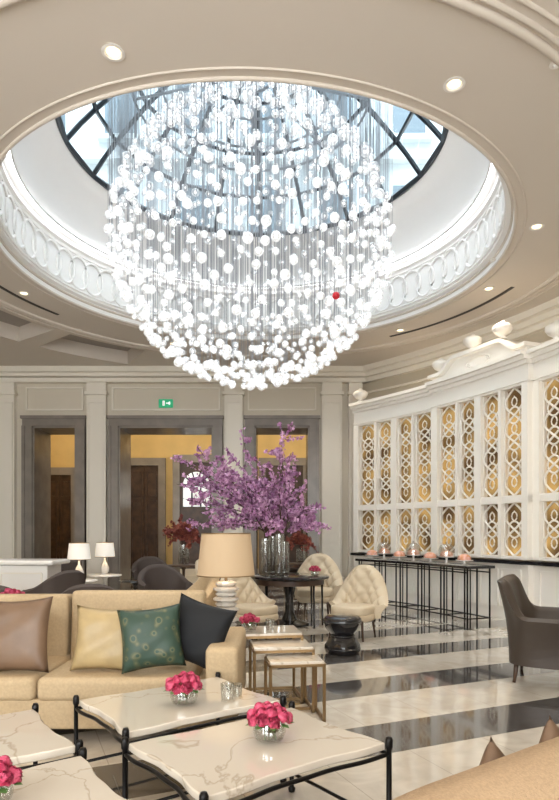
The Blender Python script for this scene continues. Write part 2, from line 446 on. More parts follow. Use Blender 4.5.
box('wall_left', (-8.1,5.75,2.65), (.2,17.5,5.3), 'wall')
fl = []
for x0, x1 in ((-8,-6.6),(-4.6,-3.2),(-1.2,.2),(2.2,6.1)): fl.append((((x0+x1)/2,-3.1,2.65),(x1-x0,.2,5.3)))
for x0, x1 in ((-6.6,-4.6),(-3.2,-1.2),(.2,2.2)):
    fl.append((((x0+x1)/2,-3.1,.3),(x1-x0,.2,.6))); fl.append((((x0+x1)/2,-3.1,4.9),(x1-x0,.2,.8)))
boxes('wall_front', fl, 'wall')
for i, (x0, x1) in enumerate(((-6.6,-4.6),(-3.2,-1.2),(.2,2.2))):
    g = G('window_%d'%(i+1)); c = (x0+x1)/2  # unseen windows added behind the camera to let fill light in
    boxes('frame', [((x,-3.1,2.55),(.07,.12,3.9)) for x in (x0+.03,c,x1-.03)]+[((c,-3.1,z),(2,.12,.07)) for z in (.63,1.9,3.2,4.47)], 'white', g)

# ---- right curved wall & cabinet
CC = (-7.385, 5.094)
def cp(R, th, z): return (CC[0]+R*cos(radians(th)), CC[1]+R*sin(radians(th)), z)
def arcbox(r0, r1, t0, t1, z0, z1, n=None, ztopf=None):
    if n is None: n = max(1, int(abs(t1-t0)/0.9))
    V, F = [], []
    for i in range(n+1):
        f = i/n; t = t0+(t1-t0)*f; zt = ztopf(f) if ztopf else z1
        V += [cp(r0,t,z0), cp(r1,t,z0), cp(r1,t,zt), cp(r0,t,zt)]
    for i in range(n):
        for j in range(4): F.append((i*4+j, i*4+(j+1)%4, (i+1)*4+(j+1)%4, (i+1)*4+j))
    F.append((0,1,2,3)); F.append(tuple(n*4+j for j in range(4)))
    return V, F
V, F = joinlist([arcbox(13.3,13.5,45.0,-37,0,5.3)]); mesh('wall_right', V, F, 'wallr')
V, F = joinlist([arcbox(13.18,13.3,44.6,-37,4.98,5.08), arcbox(13.08,13.3,44.6,-37,5.08,5.18), arcbox(12.95,13.3,44.6,-37,5.18,5.31), arcbox(13.25,13.3,44.6,-37,4.72,4.76), arcbox(13.27,13.3,44.6,-37,0,.22)])
mesh('trim_right', V, F, 'trim')

cb = G('display_cabinet')
T0 = 41.4; BW = 10.7
fr, gold, lat, dk = [], [], [], []
for b in range(3):
    ta = T0-b*BW; tb = ta-BW; ped = (b == 1); dr = 0.10 if ped else 0.0
    R0 = 12.0-dr
    gold.append(arcbox(R0+.14, R0+.18, ta-.1, tb+.1, .98, 3.75))
    fr.append(arcbox(R0+.18, 12.6, ta, tb, 0, 4.05))
    fr.append(arcbox(R0, R0+.18, ta, tb, 0, .90))
    fr.append(arcbox(R0, R0+.16, ta, tb, 1.86, 1.98))
    fr.append(arcbox(R0, R0+.18, ta, tb, 3.68, 4.0))
    fr.append(arcbox(R0, R0+.16, ta, tb, .97, 1.02))
    dk.append(arcbox(R0-.12, R0+.18, ta, tb, .90, .955))
    for (ro_, z0, z1) in ((.05,3.98,4.04),(.11,4.04,4.10),(.17,4.10,4.16),(.03,3.72,3.75)):
        fr.append(arcbox(R0-ro_, 12.6, ta+(.15 if ped else 0), tb-(.15 if ped else 0), z0, z1))
    inner = BW-1.0; pw = inner/4
    for k in range(5):
        tc = ta-.5-k*pw; hw = .5 if k in (0,4) else (.36 if k == 2 else .16)
        if k == 0: s0, s1 = ta, tc-.12
        elif k == 4: s0, s1 = tc+.12, tb
        else: s0, s1 = tc+hw, tc-hw
        fr.append(arcbox(R0-.015, R0+.16, s0, s1, .97, 3.7, n=1))
    for k in range(4):
        p0 = ta-.5-k*pw-.20; p1 = p0-pw+.40
        if k == 1: p1 += .14
        if k == 2: p0 -= .14
        for z in (.2,.8): fr.append(arcbox(R0-.02, R0, p0, p1, z-.012, z+.012, n=2))
        for t in (p0,p1): fr.append(arcbox(R0-.02, R0, t+.05, t-.05, .2, .8, n=1))
        tc = (p0+p1)/2; hw = abs(p0-p1)/2
        for (z0, z1, cyc) in ((1.02,1.86,1.0),(1.98,3.68,2.0)):
            N = int(22*cyc)
            for ph in (1,-1):
                lat.append(([cp(R0+.06, tc+ph*hw*.92*sin(pi*cyc*2*i/N*1.0), z0+(z1-z0)*i/N) for i in range(N+1)], .018, False))
            nn = int(cyc*2)
            for q in range(nn+1):
                zc_ = z0+(z1-z0)*q/nn
                if 0 < q < nn:
                    lat.append(([cp(R0+.06, tc+hw*.60*cos(2*pi*i/16), zc_+.13*sin(2*pi*i/16)) for i in range(16)], .016, True))
                if q < nn:
                    zm = zc_+(z1-z0)/nn/2
                    lat.append(([cp(R0+.06, tc+hw*.26*cos(2*pi*i/14), zm+.07*sin(2*pi*i/14)) for i in range(14)], .012, True))
                    lat.append(([cp(R0+.06, tc, zm+.07), cp(R0+.06, tc, zm+(z1-z0)/nn/2-.12)], .009, False))
                    lat.append(([cp(R0+.06, tc, zm-.07), cp(R0+.06, tc, zm-(z1-z0)/nn/2+.12)], .009, False))
            for s_ in (-1,1): lat.append(([cp(R0+.06, tc+s_*hw*.97, z0), cp(R0+.06, tc+s_*hw*.97, z1)], .014, False))
    if ped:
        def hh(f):
            f = min(f, 1-f)
            if f < .10: return 4.24
            if f < .28: return 4.24+.22*(0.5-0.5*cos(pi*(f-.10)/.18))
            return 4.46
        fr.append(arcbox(R0, 12.5, ta, tb, 4.10, 0, n=40, ztopf=hh))
        V, F = arcbox(R0-.10, 12.5, ta+.15, tb-.15, 0, 0, n=40, ztopf=lambda f: hh(f)+.06)
        V = [ (v[0],v[1],(hh(min(1,max(0,(i//4)/40)))+.0) if i%4 in (0,1) else v[2]) for i, v in enumerate(V)]
        fr.append((V, F))
        tm = (ta+tb)/2
        for s_ in (1,.8): lat.append(([cp(R0-.0, tm+1.35*s_*cos(2*pi*i/24), 4.30+.10*s_*sin(2*pi*i/24)) for i in range(24)], .016, True))
V, F = joinlist(fr); mesh('joinery', V, F, 'white', cb)
V, F = joinlist(gold); mesh('gold_back', V, F, 'gold', cb)
V, F = joinlist(dk); mesh('counter_top', V, F, 'black', cb)
tubes('fretwork', lat, 'white', cb, n=5)
up = [(0.07,0),(0.08,.015),(0.045,.035),(0.045,.055),(.12,.10),(.16,.16),(.155,.21),(.10,.25),(.06,.265),(.04,.275),(.03,.30),(.001,.31)]
for th, z in ((40.3,4.165),(29.9,4.305),(26.2,4.525),(22.9,4.525),(17.5,4.165),(11,4.165)):
    lathe('urn', up, 'white', None, cp(11.95,th,z), seg=20)

# ---- corridor beyond
YC = 19.0
box('wall_corridor', (-0.95,YC+.1,2.7), (14.1,.2,5.4), 'yellow')
box('ceiling_corridor', (-0.95,17.25,5.45), (14.1,3.5,.1), 'trim')
box('wall_corridor_left', (-8.05,17.25,2.7), (.1,3.5,5.4), 'yellow'); box('wall_corridor_right', (6.15,17.25,2.7), (.1,3.5,5.4), 'yellow')
boxes('trim_corridor', [((-.95,YC-.03,.12),(14,.06,.24)),((-.95,YC-.06,5.1),(14,.12,.2))], 'trim')
def inner_door(i, x0, x1, zt, win=False):
    g = G('door_%d'%i)
    boxes('frame', [((x0-.1,YC-.07,zt/2),(.22,.14,zt)),((x1+.1,YC-.07,zt/2),(.22,.14,zt)),(((x0+x1)/2,YC-.07,zt+.11),(x1-x0+.42,.16,.24))], 'stone', g)
    w = (x1-x0)/2
    if not win:
        boxes('leaves', [((x0+w/2,YC-.03,zt/2),(w-.01,.06,zt)),((x1-w/2,YC-.03,zt/2),(w-.01,.06,zt))], 'brown', g)
        L = []
        for c in (x0+w/2, x1-w/2):
            for z0, z1 in ((.2,1.2),(1.35,2.4),(2.55,zt-.2)):
                L += [((c,YC-.07,z0),(w-.16,.03,.03)),((c,YC-.07,z1),(w-.16,.03,.03)),((c-w/2+.1,YC-.07,(z0+z1)/2),(.03,.03,z1-z0)),((c+w/2-.1,YC-.07,(z0+z1)/2),(.03,.03,z1-z0))]
        boxes('panels', L, 'brown', g)
    else:
        box('dark_leaf', ((x0+x1)/2,YC-.02,zt/2), (x1-x0,.04,zt), 'brown', g)
        c = (x0+x1)/2; r = w*.8; zc_ = zt-.3-r
        V = [(c+r*cos(pi*k/20),YC-.05,zc_+r*sin(pi*k/20)) for k in range(21)]+[(c-r,YC-.05,2.2),(c+r,YC-.05,2.2)]
        mesh('arched_glass', V, [tuple(range(23))], 'daylight', g, fix=False)
        T = [([(c,YC-.07,zc_),(c+r*cos(a),YC-.07,zc_+r*sin(a))], .022, False) for a in (pi/5,2*pi/5,3*pi/5,4*pi/5)]
        T += [([(c+r*.55*cos(pi*k/12),YC-.07,zc_+r*.55*sin(pi*k/12)) for k in range(13)], .022, False), ([(c-r,YC-.07,zc_),(c+r,YC-.07,zc_)], .03, False)]
        T += [([(c+q,YC-.07,2.2),(c+q,YC-.07,zc_)], .025, False) for q in (-r*.33,r*.33)]
        tubes('glazing_bars', T, 'iron', g, n=4)
inner_door(4, -7.35, -6.55, 3.2); inner_door(5, -4.75, -3.8, 3.5); inner_door(6, -3.15, -2.1, 3.6, True); inner_door(7, -0.45, 0.75, 3.5)

# ---- ceiling fittings
def downlight(x, y, e=60):
    g = G('ceiling_downlight', (x,y,ZC))
    lathe('bezel', [(.085,0),(.095,-.012),(.07,-.015),(.055,.0)], 'porc', g, cap=False, seg=24)
    lathe('lens', [(.055,-.004),(.001,-.004)], 'lamp_on', g, cap=False, seg=24)
    if e:
        l = bpy.data.lights.new('spot', 'SPOT'); l.energy = e; l.color = (1,.84,.65); l.spot_size = radians(110); l.spot_blend = .9; l.shadow_soft_size = .09
        o = bpy.data.objects.new('spot', l); COL.objects.link(o); o.parent = g.e; o.location = (0,0,-.06)
for x, y, e in ((-1.35,4.87,65),(1.52,5.22,70),(3.28,7.65,100),(-4.17,9.79,60),(2.33,11.58,90),(3.35,9.6,100),(-2.2,12.4,75),(-4.3,7.0,60),(-3.2,5.2,55),(-3.9,11.6,0),(1.0,12.75,70),(-.3,3.6,50),(-1.2,2.0,50),(1.2,1.6,50),(-5.6,9.3,60),(3.9,5.5,70)):
    downlight(x, y, e)
def slot(a0, a1, r=4.16):
    g = G('ceiling_slot_diffuser'); n = 14; V, F = [], []
    for i in range(n+1):
        a = radians(a0+(a1-a0)*i/n)
        V += [pol(r-.03,a,ZC-.004),pol(r+.03,a,ZC-.004),pol(r+.03,a,ZC-.012),pol(r-.03,a,ZC-.012)]
    for i in range(n):
        for j in range(4): F.append((i*4+j, i*4+(j+1)%4, (i+1)*4+(j+1)%4, (i+1)*4+j))
    mesh('slot', V, F, 'grille', g)
slot(38,78); slot(-80,-60)
def sprink(x, y):
    lathe('ceiling_sprinkler', [(.05,0),(.05,-.008),(.02,-.012),(.018,-.03),(.001,-.03)], 'porc', None, (x,y,ZC), seg=16)
sprink(3.05,8.6); sprink(3.0,6.2); sprink(-3.9,6.6); sprink(2.3,5.0)

# ------------------------------------------------------------------ chandelier
ch = G('chandelier', (-.40,OC[1],0)); CZ = 5.56; CR = 2.0
ico = bmesh.new(); bmesh.ops.create_icosphere(ico, subdivisions=2, radius=1); iv = [v.co.copy() for v in ico.verts]; iff = [tuple(v.index for v in f.verts) for f in ico.faces]; ico.free()
V, F, V2, F2, wires = [], [], [], [], []
pts = []
rows = 36
for i in range(rows):
    la = -pi/2+pi*(i+.35)/rows
    rr = CR*cos(la); n = max(4, int(2*pi*rr/0.225))
    if -0.25 < la < 0.30 and i % 2 == 0: n = int(n*.62)
    ph = random.random()*6
    for k in range(n):
        a = ph+2*pi*k/n+random.uniform(-.35,.35)*2*pi/n
        l2 = la+random.uniform(-.03,.03); R = CR*random.choice((1,1,1,.98,.95))
        eg = 1-0.10*max(0,sin(l2))
        up_ = 1.03 if l2 > 0 else 1
        pts.append((R*eg*cos(l2)*cos(a), R*eg*cos(l2)*sin(a), CZ+R*sin(l2)*up_, random.uniform(.040,.066)))
for _ in range(90):
    a = random.uniform(0,2*pi); R = CR*random.uniform(.5,.85); l2 = random.uniform(-1.4,1.0)
    pts.append((R*cos(l2)*cos(a), R*cos(l2)*sin(a), CZ+R*sin(l2), random.uniform(.03,.045)))
for (x,y,z,r) in pts:
    b = len(V); V += [(x+v.x*r,y+v.y*r,z+v.z*r) for v in iv]; F += [tuple(q+b for q in f) for f in iff]
    r2 = r*.32; b = len(V2)
    V2 += [(x+v.x*r2,y+v.y*r2,z+v.z*r2) for v in iv]; F2 += [tuple(q+b for q in f) for f in iff]
    zt = 7.98-.12*(x*x+y*y)
    if zt > z+.05: wires.append(([(x,y,z+r*.9),(x,y,zt)], .003, False))
mesh('crystal_globes', V, F, 'crystal', ch, smooth=True, fix=False)
mesh('led_cores', V2, F2, 'led', ch, smooth=True, fix=False)
tubes('suspension_wires', wires, 'steel', ch, n=3, smooth=False)
tubes('carrier_rings', [([(r*cos(2*pi*i/48),r*sin(2*pi*i/48),7.99-.12*r*r) for i in range(48)], .02, True) for r in (.3,.8,1.3,1.7)]+[([(1.7*cos(a),1.7*sin(a),7.65),(0,0,8.0),(-1.7*cos(a),-1.7*sin(a),7.65)], .02, False) for a in (0,pi/4,pi/2,3*pi/4)]+[([(0,0,8.0),(0,0,8.5)],.03,False)], 'steel', ch, n=6)
mesh('red_globe', [(1.11+v.x*.05, -1.13+v.y*.05, 4.37+v.z*.05) for v in iv], iff, 'redglass', ch, smooth=True)

# ------------------------------------------------------------------ furniture
def coffee_table(cx, cy, ang=36.9, w=.92, d=.68, h=.46):
    g = G('coffee_table', (cx,cy,0), ang)
    def outline(off):
        P = []; n = 24
        def side(p, q, nrm):
            for i in range(n):
                t = i/n
                k = .026*(1-cos(2*pi*t))/2 - .007*(1-cos(6*pi*t))/2
                P.append((p[0]+(q[0]-p[0])*t-nrm[0]*k, p[1]+(q[1]-p[1])*t-nrm[1]*k))
        a, b = w/2-off, d/2-off
        side((-a,-b),(a,-b),(0,-1)); side((a,-b),(a,b),(1,0)); side((a,b),(-a,b),(0,1)); side((-a,b),(-a,-b),(-1,0))
        return P
    P = outline(0); N = len(P)
    V = [(x,y,h-.035) for x,y in P]+[(x,y,h) for x,y in P]
    F = [tuple(range(N-1,-1,-1)), tuple(range(N,2*N))]+[(i,(i+1)%N,N+(i+1)%N,N+i) for i in range(N)]
    mesh('marble_top', V, F, 'marble', g, bev=.006, seg=2)
    Lg = []
    for sx_ in (-1,1):
        for sy_ in (-1,1):
            x, y = sx_*(w/2+.012), sy_*(d/2+.012)
            Lg.append(([(x,y,0),(x,y,.012),(x,y,.02),(x,y,.028),(x,y,h-.03),(x,y,h-.02),(x,y,h+.012),(x,y,h+.025)], [.018,.02,.02,.0125,.0125,.018,.018,.012], False))
    P2 = outline(-.012)
    Lg.append(([(x,y,h-.05) for x,y in P2], .010, True))
    for sy_ in (-1,1): Lg.append(([(-w/2,sy_*(d/2+.012),.10),(w/2,sy_*(d/2+.012),.10)], .009, False))
    for sx_ in (-1,1): Lg.append(([(sx_*(w/2+.012),-d/2,.10),(sx_*(w/2+.012),d/2,.10)], .009, False))
    tubes('iron_frame', Lg, 'iron', g, n=8)
coffee_table(-.10,2.675); coffee_table(-.56,3.36,w=.9); coffee_table(-1.47,2.64); coffee_table(-1.0,1.98)

def rose_data(c, r, tilt):
    parts = []
    ta_, tx = tilt
    for li, (k, zz) in enumerate(((1.0,-.45),(.80,-.25),(.58,-.05),(.34,.08))):
        prof = [(.25*k*r,zz*r-.2*r),(.85*k*r,zz*r),(k*r,zz*r+.45*r),(.86*k*r,zz*r+.7*r)]
        V, F = lathed(prof, 15, (0,0,0), (.13,5,.7+li))
        ax = random.uniform(0,6.28)
        R = Matrix.Rotation(tx, 3, Vector((-sin(ta_),cos(ta_),0)))@Matrix.Rotation(ax,3,'Z')
        V = [R@Vector(v)+Vector(c) for v in V]
        parts.append((V,F))
    return joinlist(parts)
def rose_vase(x, y, z, s=1.0, name='rose_vase', fm='rose'):
    g = G(name, (x,y,z+.001))
    lathe('glass_bowl', [(.04*s,0),(.062*s,.012*s),(.075*s,.045*s),(.07*s,.08*s),(.06*s,.1*s)], 'thin', g, cap=False, seg=24)
    lathe('water', [(.035*s,.006*s),(.058*s,.015*s),(.068*s,.045*s),(.064*s,.07*s),(.001,.07*s)], 'thin', g, cap=True, seg=20)
    tubes('stems', [([(random.uniform(-.03,.03)*s,random.uniform(-.03,.03)*s,.01),(random.uniform(-.05,.05)*s,random.uniform(-.05,.05)*s,.12*s)], .0035*s, False) for _ in range(12)], 'leaf', g, n=4)
    P = []
    for (n, rr, zz, tl_) in ((9,.076,.112,.9),(6,.044,.142,.45),(1,.0,.152,0)):
        for k in range(n):
            a = 2*pi*k/n+zz*20; P.append(rose_data((rr*s*cos(a)*random.uniform(.9,1.1), rr*s*sin(a), (zz+random.uniform(-.012,.012))*s), random.uniform(.027,.033)*s, (a, tl_)))
    V, F = joinlist(P); mesh('roses', V, F, fm, g, smooth=True, fix=False)
    lv = []
    for k in range(9):
        a = 2*pi*k/9; p = Vector((.07*s*cos(a),.07*s*sin(a),.09*s)); q = Vector((.115*s*cos(a),.115*s*sin(a),.08*s)); w_ = Vector((-sin(a),cos(a),0))*.018*s; mdl = (p+q)/2
        lv.append(([p,mdl+w_,q,mdl-w_],[(0,1,2,3)]))
    V, F = joinlist(lv); mesh('leaves', V, F, 'leaf', g, fix=False)
rose_vase(-.045,2.70,.46,1.0); rose_vase(-.52,3.27,.46,1.0); rose_vase(-.985,2.05,.46,.95)
def tumbler(x,y,z,s=1):
    lathe('glass_tumbler', [(.03*s,0),(.034*s,.004),(.038*s,.1*s),(.036*s,.1*s),(.031*s,.012),(.001,.01)], 'thin', None, (x,y,z+.001), cap=False, seg=20)
tumbler(-.29,3.33,.46); tumbler(-.24,3.40,.46,.8)

def sofa_main():
    g = G('sofa', (-1.95,4.40,0), 0)
    W_ = 3.3
    box('base', (0,.0,.2), (W_,.92,.2), 'sofa', g, bev=.02)
    for i in range(3):
        w = (W_-.30)/3
        box('seat_cushion_%d'%(i+1), (-W_/2+w/2+i*w,-.06,.365), (w-.008,.84,.16), 'sofa', g, bev=.045, seg=5)
    for i, x in enumerate((-W_/2+.5, -W_/2+1.48, -W_/2+2.50)):
        hh_ = (.53,.53,.56)[i]; ww = (.97,.97,1.04)[i]
        box('back_cushion_%d'%(i+1), (x,.33,.38+hh_/2), (ww-.01,.20,hh_), 'sofa', g, bev=.035, seg=5, rot=(-4,0,0))
    box('arm', (W_/2+.02-.10,-.0,.40), (.22,.92,.48), 'sofa', g, bev=.04, seg=5)
    for i, (x, y) in enumerate(((-W_/2+.1,-.38),(W_/2-.1,-.38),(-W_/2+.1,.4),(W_/2-.1,.4))): box('leg_%d'%(i+1), (x,y,.05), (.06,.06,.1), 'brown', g, bev=.004)
    def cush(n, u, y, z, w, m, rz, tilt=-14, roll=0):
        pillow(n, w, w, .17, m, g, (u+1.95,y-4.40,z), (tilt,roll,rz))
    cush('mocha_pillow', -1.82, 4.12, .69, .52, 'cu_br', -4, roll=-3)
    cush('champagne_pillow', -1.20, 4.16, .66, .45, 'cu_cr', 5, roll=3)
    cush('green_pillow', -.87, 4.08, .68, .43, 'cu_gr', 12, roll=-5)
    cush('black_pillow', -.57, 4.22, .69, .46, 'cu_bk', -20, roll=14)
sofa_main()

def nest(name, x, y, w, d, h, rz, m='marble'):
    g = G(name, (x,y,0), rz)
    box('top', (0,0,h-.0125), (w-.02,d-.02,.02), m, g, bev=.003)
    t = .022; L = []
    for sx_ in (-1,1):
        for sy_ in (-1,1): L.append(((sx_*(w/2-t/2), sy_*(d/2-t/2), (h-.02)/2), (t,t,h-.02)))
    for sy_ in (-1,1): L.append(((0,sy_*(d/2-t/2),h-.03),(w,t,t)))
    for sx_ in (-1,1): L += [((sx_*(w/2-t/2),0,h-.03),(t,d,t)), ((sx_*(w/2-t/2),0,t/2),(t,d,t))]
    L.append(((0,d/2-t/2,t/2),(w,t,t)))
    boxes('frame', L, 'brass', g, bev=.002)
nest('nesting_table', .11,4.55,.42,.34,.45,8); nest('nesting_table', .01,4.80,.48,.38,.51,8); nest('nesting_table', -.11,5.12,.56,.44,.57,8)
rose_vase(-.25,5.05,.57,.85); tumbler(-.08,5.02,.57)

def side_table(x, y, h, r=.25, m='black'):
    g = G('side_table', (x,y,0))
    lathe('top', [(r*.96,h-.03),(r,h-.022),(r,h-.006),(r*.98,h)], m, g, seg=36)
    lathe('pedestal', [(r*.7,0),(r*.7,.015),(.05,.04),(.025,.1),(.022,h*.5),(.03,h-.1),(.08,h-.03)], m, g, seg=24)
def table_lamp(x, y, z, s=1.0, sm='shade', bm='crystalbase', e=8, square=False):
    g = G('table_lamp', (x,y,z+.001))
    lathe('plinth', [(.09*s,0),(.09*s,.02*s),(.07*s,.025*s)], 'porc', g)
    if bm == 'crystalbase':
        for i in range(9):
            zz = .025+i*.042; r = .092+(.014 if i % 2 else -.006)
            lathe('glass_disc_%d'%(i+1), [(r*.75*s,zz*s),(r*s,(zz+.012)*s),(r*s,(zz+.028)*s),(r*.75*s,(zz+.041)*s)], 'crysb', g, seg=10, smooth=False)
        top = .42
    else:
        lathe('ceramic_body', [(.05*s,.02*s),(.09*s,.08*s),(.1*s,.16*s),(.06*s,.26*s),(.025*s,.32*s),(.02*s,.4*s)], 'porc', g); top = .40
    lathe('stem', [(.012*s,(top-.02)*s),(.012*s,(top+.16)*s)], 'brass', g, seg=10)
    lathe('shade', [(.235*s,(top+.03)*s),(.20*s,(top+.37)*s)], sm, g, cap=False, seg=40)
    tubes('shade_rim', [([(r*s*cos(2*pi*i/32),r*s*sin(2*pi*i/32),zz*s) for i in range(32)], .005*s, True) for r, zz in ((.235,top+.03),(.20,top+.37))]+[([(0,0,(top+.14)*s),(.2*s*cos(a),.2*s*sin(a),(top+.36)*s)], .003*s, False) for a in (0,2.1,4.2)], 'brass', g, n=5)
    l = bpy.data.lights.new('bulb','POINT'); l.energy = e; l.color = (1,.75,.45); l.shadow_soft_size = .05
    o = bpy.data.objects.new('bulb', l); COL.objects.link(o); o.parent = g.e; o.location = (0,0,(top+.2)*s)
M['crysb'] = mat('cut_crystal', (0.85,0.81,0.75), 0.1, trans=0.3, ior=1.45)
side_table(-.49,5.5,.50,.15); table_lamp(-.49,5.5,.50,1.12,'shade','crystalbase',4)

def chair(name, x, y, rz, m, sc=1.0, tuft=0, h=.92, arm=.55, legm='brown', seatz=.42, span=210, flare=.05, sq=.75, r=.33):
    g = G(name, (x,y,0), rz); g.e.scale = (sc,sc,sc)
    zt = lambda q: arm+(h-arm)*(0.5+0.5*cos(pi*min(1,q*1.05)))**.8
    shell('back', m, g, r-.06, r+.03, span, seatz-.14, zt, flare=flare, tuft=tuft, sq=sq)
    def so(k, z0, z1, nm):
        V, F = [], []; n = 40
        for zz, kk in ((z0,.96),(z0+.02,1),(z1-.03,1),(z1-.008,.96),(z1,.88)):
            for i in range(n):
                a = 2*pi*i/n; s_, c_ = sin(a), cos(a)
                V.append((k*kk*(r-.04)*math.copysign(abs(s_)**.6,s_), k*kk*(r-.02)*math.copysign(abs(c_)**.6,c_)-.05, zz))
        for q in range(4):
            for i in range(n): F.append((q*n+i,q*n+(i+1)%n,(q+1)*n+(i+1)%n,(q+1)*n+i))
        F += [tuple(range(n)), tuple(4*n+i for i in range(n))]
        mesh(nm, V, F, m, g, smooth=True)
    so(1.0, seatz-.16, seatz-.06, 'seat_base'); so(.98, seatz-.07, seatz+.05, 'seat_cushion')
    for i, (lx, ly) in enumerate(((-.23,-.28),(.23,-.28),(-.2,.2),(.2,.2))): leg('leg_%d'%(i+1), lx, ly, seatz-.14, g, legm)
chair('tufted_armchair', 1.0,8.0,-30,'cream',.92,tuft=11,h=1.0,arm=.46,span=165,flare=.10)
chair('tufted_armchair', -.36,8.0,42,'cream',.92,tuft=11,h=.92,arm=.48,span=180,flare=.10)
chair('tufted_armchair', .60,9.95,-12,'cream',1.0,tuft=11,h=1.0,arm=.5,span=170,flare=.10)
chair('tufted_armchair', -.85,9.5,80,'cream',1.0,tuft=11,h=.95,arm=.5,span=170,flare=.10)
chair('beige_armchair', -1.02,6.0,-70,'sofa',1.0,h=1.0,arm=.66,span=210)
def dark_chair():
    g = G('leather_armchair', (2.62,5.70,0), 62); g.e.scale = (1.04,1.04,1.04)
    zt = lambda q: .90 if q < .30 else .90-.32*(0.5-0.5*cos(pi*min(1,(q-.30)/.4)))
    shell('back', 'leather', g, .32, .40, 230, .17, zt, flare=.10, sq=.5, yoff=-.02)
    box('seat_base', (0,-.06,.25), (.60,.60,.16), 'leather', g, bev=.02)
    box('seat_cushion', (0,-.08,.40), (.58,.60,.15), 'leather', g, bev=.04, seg=5)
    for i, (lx, ly) in enumerate(((-.27,-.3),(.27,-.3),(-.27,.3),(.27,.3))): leg('leg_%d'%(i+1), lx, ly, .19, g, 'brown', .024, .014, .02)
dark_chair()
side_table(3.45,5.9,.60,.27,'porc'); tumbler(3.35,5.8,.60,1.1)

g = G('garden_stool', (.73,6.95,0))
lathe('drum', [(.16,0),(.19,.01),(.205,.05),(.20,.10),(.15,.17),(.125,.205),(.14,.23),(.19,.29),(.215,.35),(.215,.395),(.19,.425),(.17,.435),(.001,.437)], 'black', g, seg=32, wav=(.03,8,0))
tubes('bands', [([(r*cos(2*pi*i/32),r*sin(2*pi*i/32),z) for i in range(32)], .012, True) for r, z in ((.20,.06),(.135,.205),(.215,.37))], 'black', g, n=6)

g = G('round_table', (0.15,9.05,0))
lathe('top', [(.58,.70),(.60,.715),(.60,.735),(.58,.75)], 'black', g, seg=56)
lathe('apron', [(.52,.62),(.52,.70)], 'brown', g, seg=48)
lathe('column', [(.30,0),(.30,.03),(.12,.08),(.07,.2),(.06,.4),(.10,.58),(.2,.63)], 'black', g, seg=32)
for k in range(8):
    a = 2*pi*k/8; tubes('leg_%d'%(k+1), [([(.49*cos(a),.49*sin(a),.64),(.5*cos(a),.5*sin(a),.02),(.5*cos(a),.5*sin(a),0)], [.018,.014,.016], False)], 'black', g, n=6)

def blossom(name, x, y, z, spread, height, nb, nf, m, vases, bias=0, lo=.4, fs=1.0):
    g = G(name, (x,y,z+.001)); st = random.Random(3)
    for i, (vx, vy, vr, vh) in enumerate(vases):
        lathe('glass_vase_%d'%(i+1), [(vr*.9,0),(vr,.01),(vr,vh),(vr*.95,vh),(vr*.95,.03),(.001,.03)], 'thin', g, (vx,vy,0), cap=False, seg=24)
    T = []; P = []
    for b in range(nb):
        vx, vy, vr, vh = vases[b % len(vases)]
        a = st.uniform(0,2*pi); rad = spread*sqrt(st.random()); hgt = height*(st.uniform(lo,1.0))*(1-.28*(rad/spread)**2)
        p0 = Vector((vx+st.uniform(-.5,.5)*vr, vy+st.uniform(-.5,.5)*vr, .05)); p3 = Vector((rad*cos(a)+bias, rad*sin(a)*.8, hgt))
        p1 = Vector((vx+.3*vr*cos(a), vy+.3*vr*sin(a), vh+.1)); pts_ = []
        for i in range(10):
            t = i/9; q = p0.lerp(p1, min(1,t*3)) if t < .33 else p1.lerp(p3, ((t-.33)/.67))
            if t > .35: q = q+Vector((st.uniform(-.04,.04),st.uniform(-.04,.04),st.uniform(-.02,.03)+.10*sin(pi*(t-.33)/.67)))
            pts_.append(q)
        T.append((pts_, [.009-.0006*i for i in range(10)], False))
        P += [(pts_[i], pts_[i+1]) for i in range(4,9)]
        for _ in range(3):
            i = st.randint(5,8); d = Vector((st.uniform(-1,1),st.uniform(-1,1),st.uniform(-.3,1.2))).normalized()*st.uniform(.15,.38)*min(1,spread)
            T.append(([pts_[i], pts_[i]+d*.5+Vector((0,0,.02)), pts_[i]+d], [.004,.003,.002], False)); P.append((pts_[i], pts_[i]+d)); P.append((pts_[i]+d*.4, pts_[i]+d))
    tubes('branches', T, 'twig', g, n=4)
    V, F = [], []
    for _ in range(nf):
        p, q = st.choice(P); c = p.lerp(q, st.random())+Vector((st.gauss(0,.018),st.gauss(0,.018),st.gauss(0,.018))); r = st.uniform(.018,.036)*fs
        nrm = Vector((st.gauss(0,1),st.gauss(0,1)-.3,st.gauss(0,1))).normalized(); u = nrm.orthogonal().normalized(); w = nrm.cross(u)
        b = len(V); V.append(c-nrm*r*.35)
        for k in range(10):
            an = 2*pi*k/10; rr = r*(1 if k % 2 == 0 else .62); V.append(c+u*(rr*cos(an))+w*(rr*sin(an))+nrm*(r*.15 if k%2==0 else 0))
        for k in range(10): F.append((b, b+1+k, b+1+(k+1)%10))
    mesh('blossoms', V, F, m, g, fix=False)
blossom('blossom_arrangement', -.08, 9.05, .75, 1.28, 2.35, 52, 8000, 'blos', [(-.13,0,.075,.55),(.08,-.12,.07,.62),(.15,.12,.08,.5),(-.02,.2,.07,.58)], bias=-.34, lo=.34)
rose_vase(.52,8.85,.75,.9)
side_table(-1.9,11.9,.75,.33,'brown')
blossom('autumn_arrangement', -1.9, 11.9, .75, .45, 1.0, 22, 1700, 'redblos', [(0,0,.11,.4)])
blossom('autumn_arrangement', .45, 12.6, .75, .35, .7, 16, 900, 'redblos', [(0,0,.1,.3)]); side_table(.45,12.6,.75,.3,'brown')

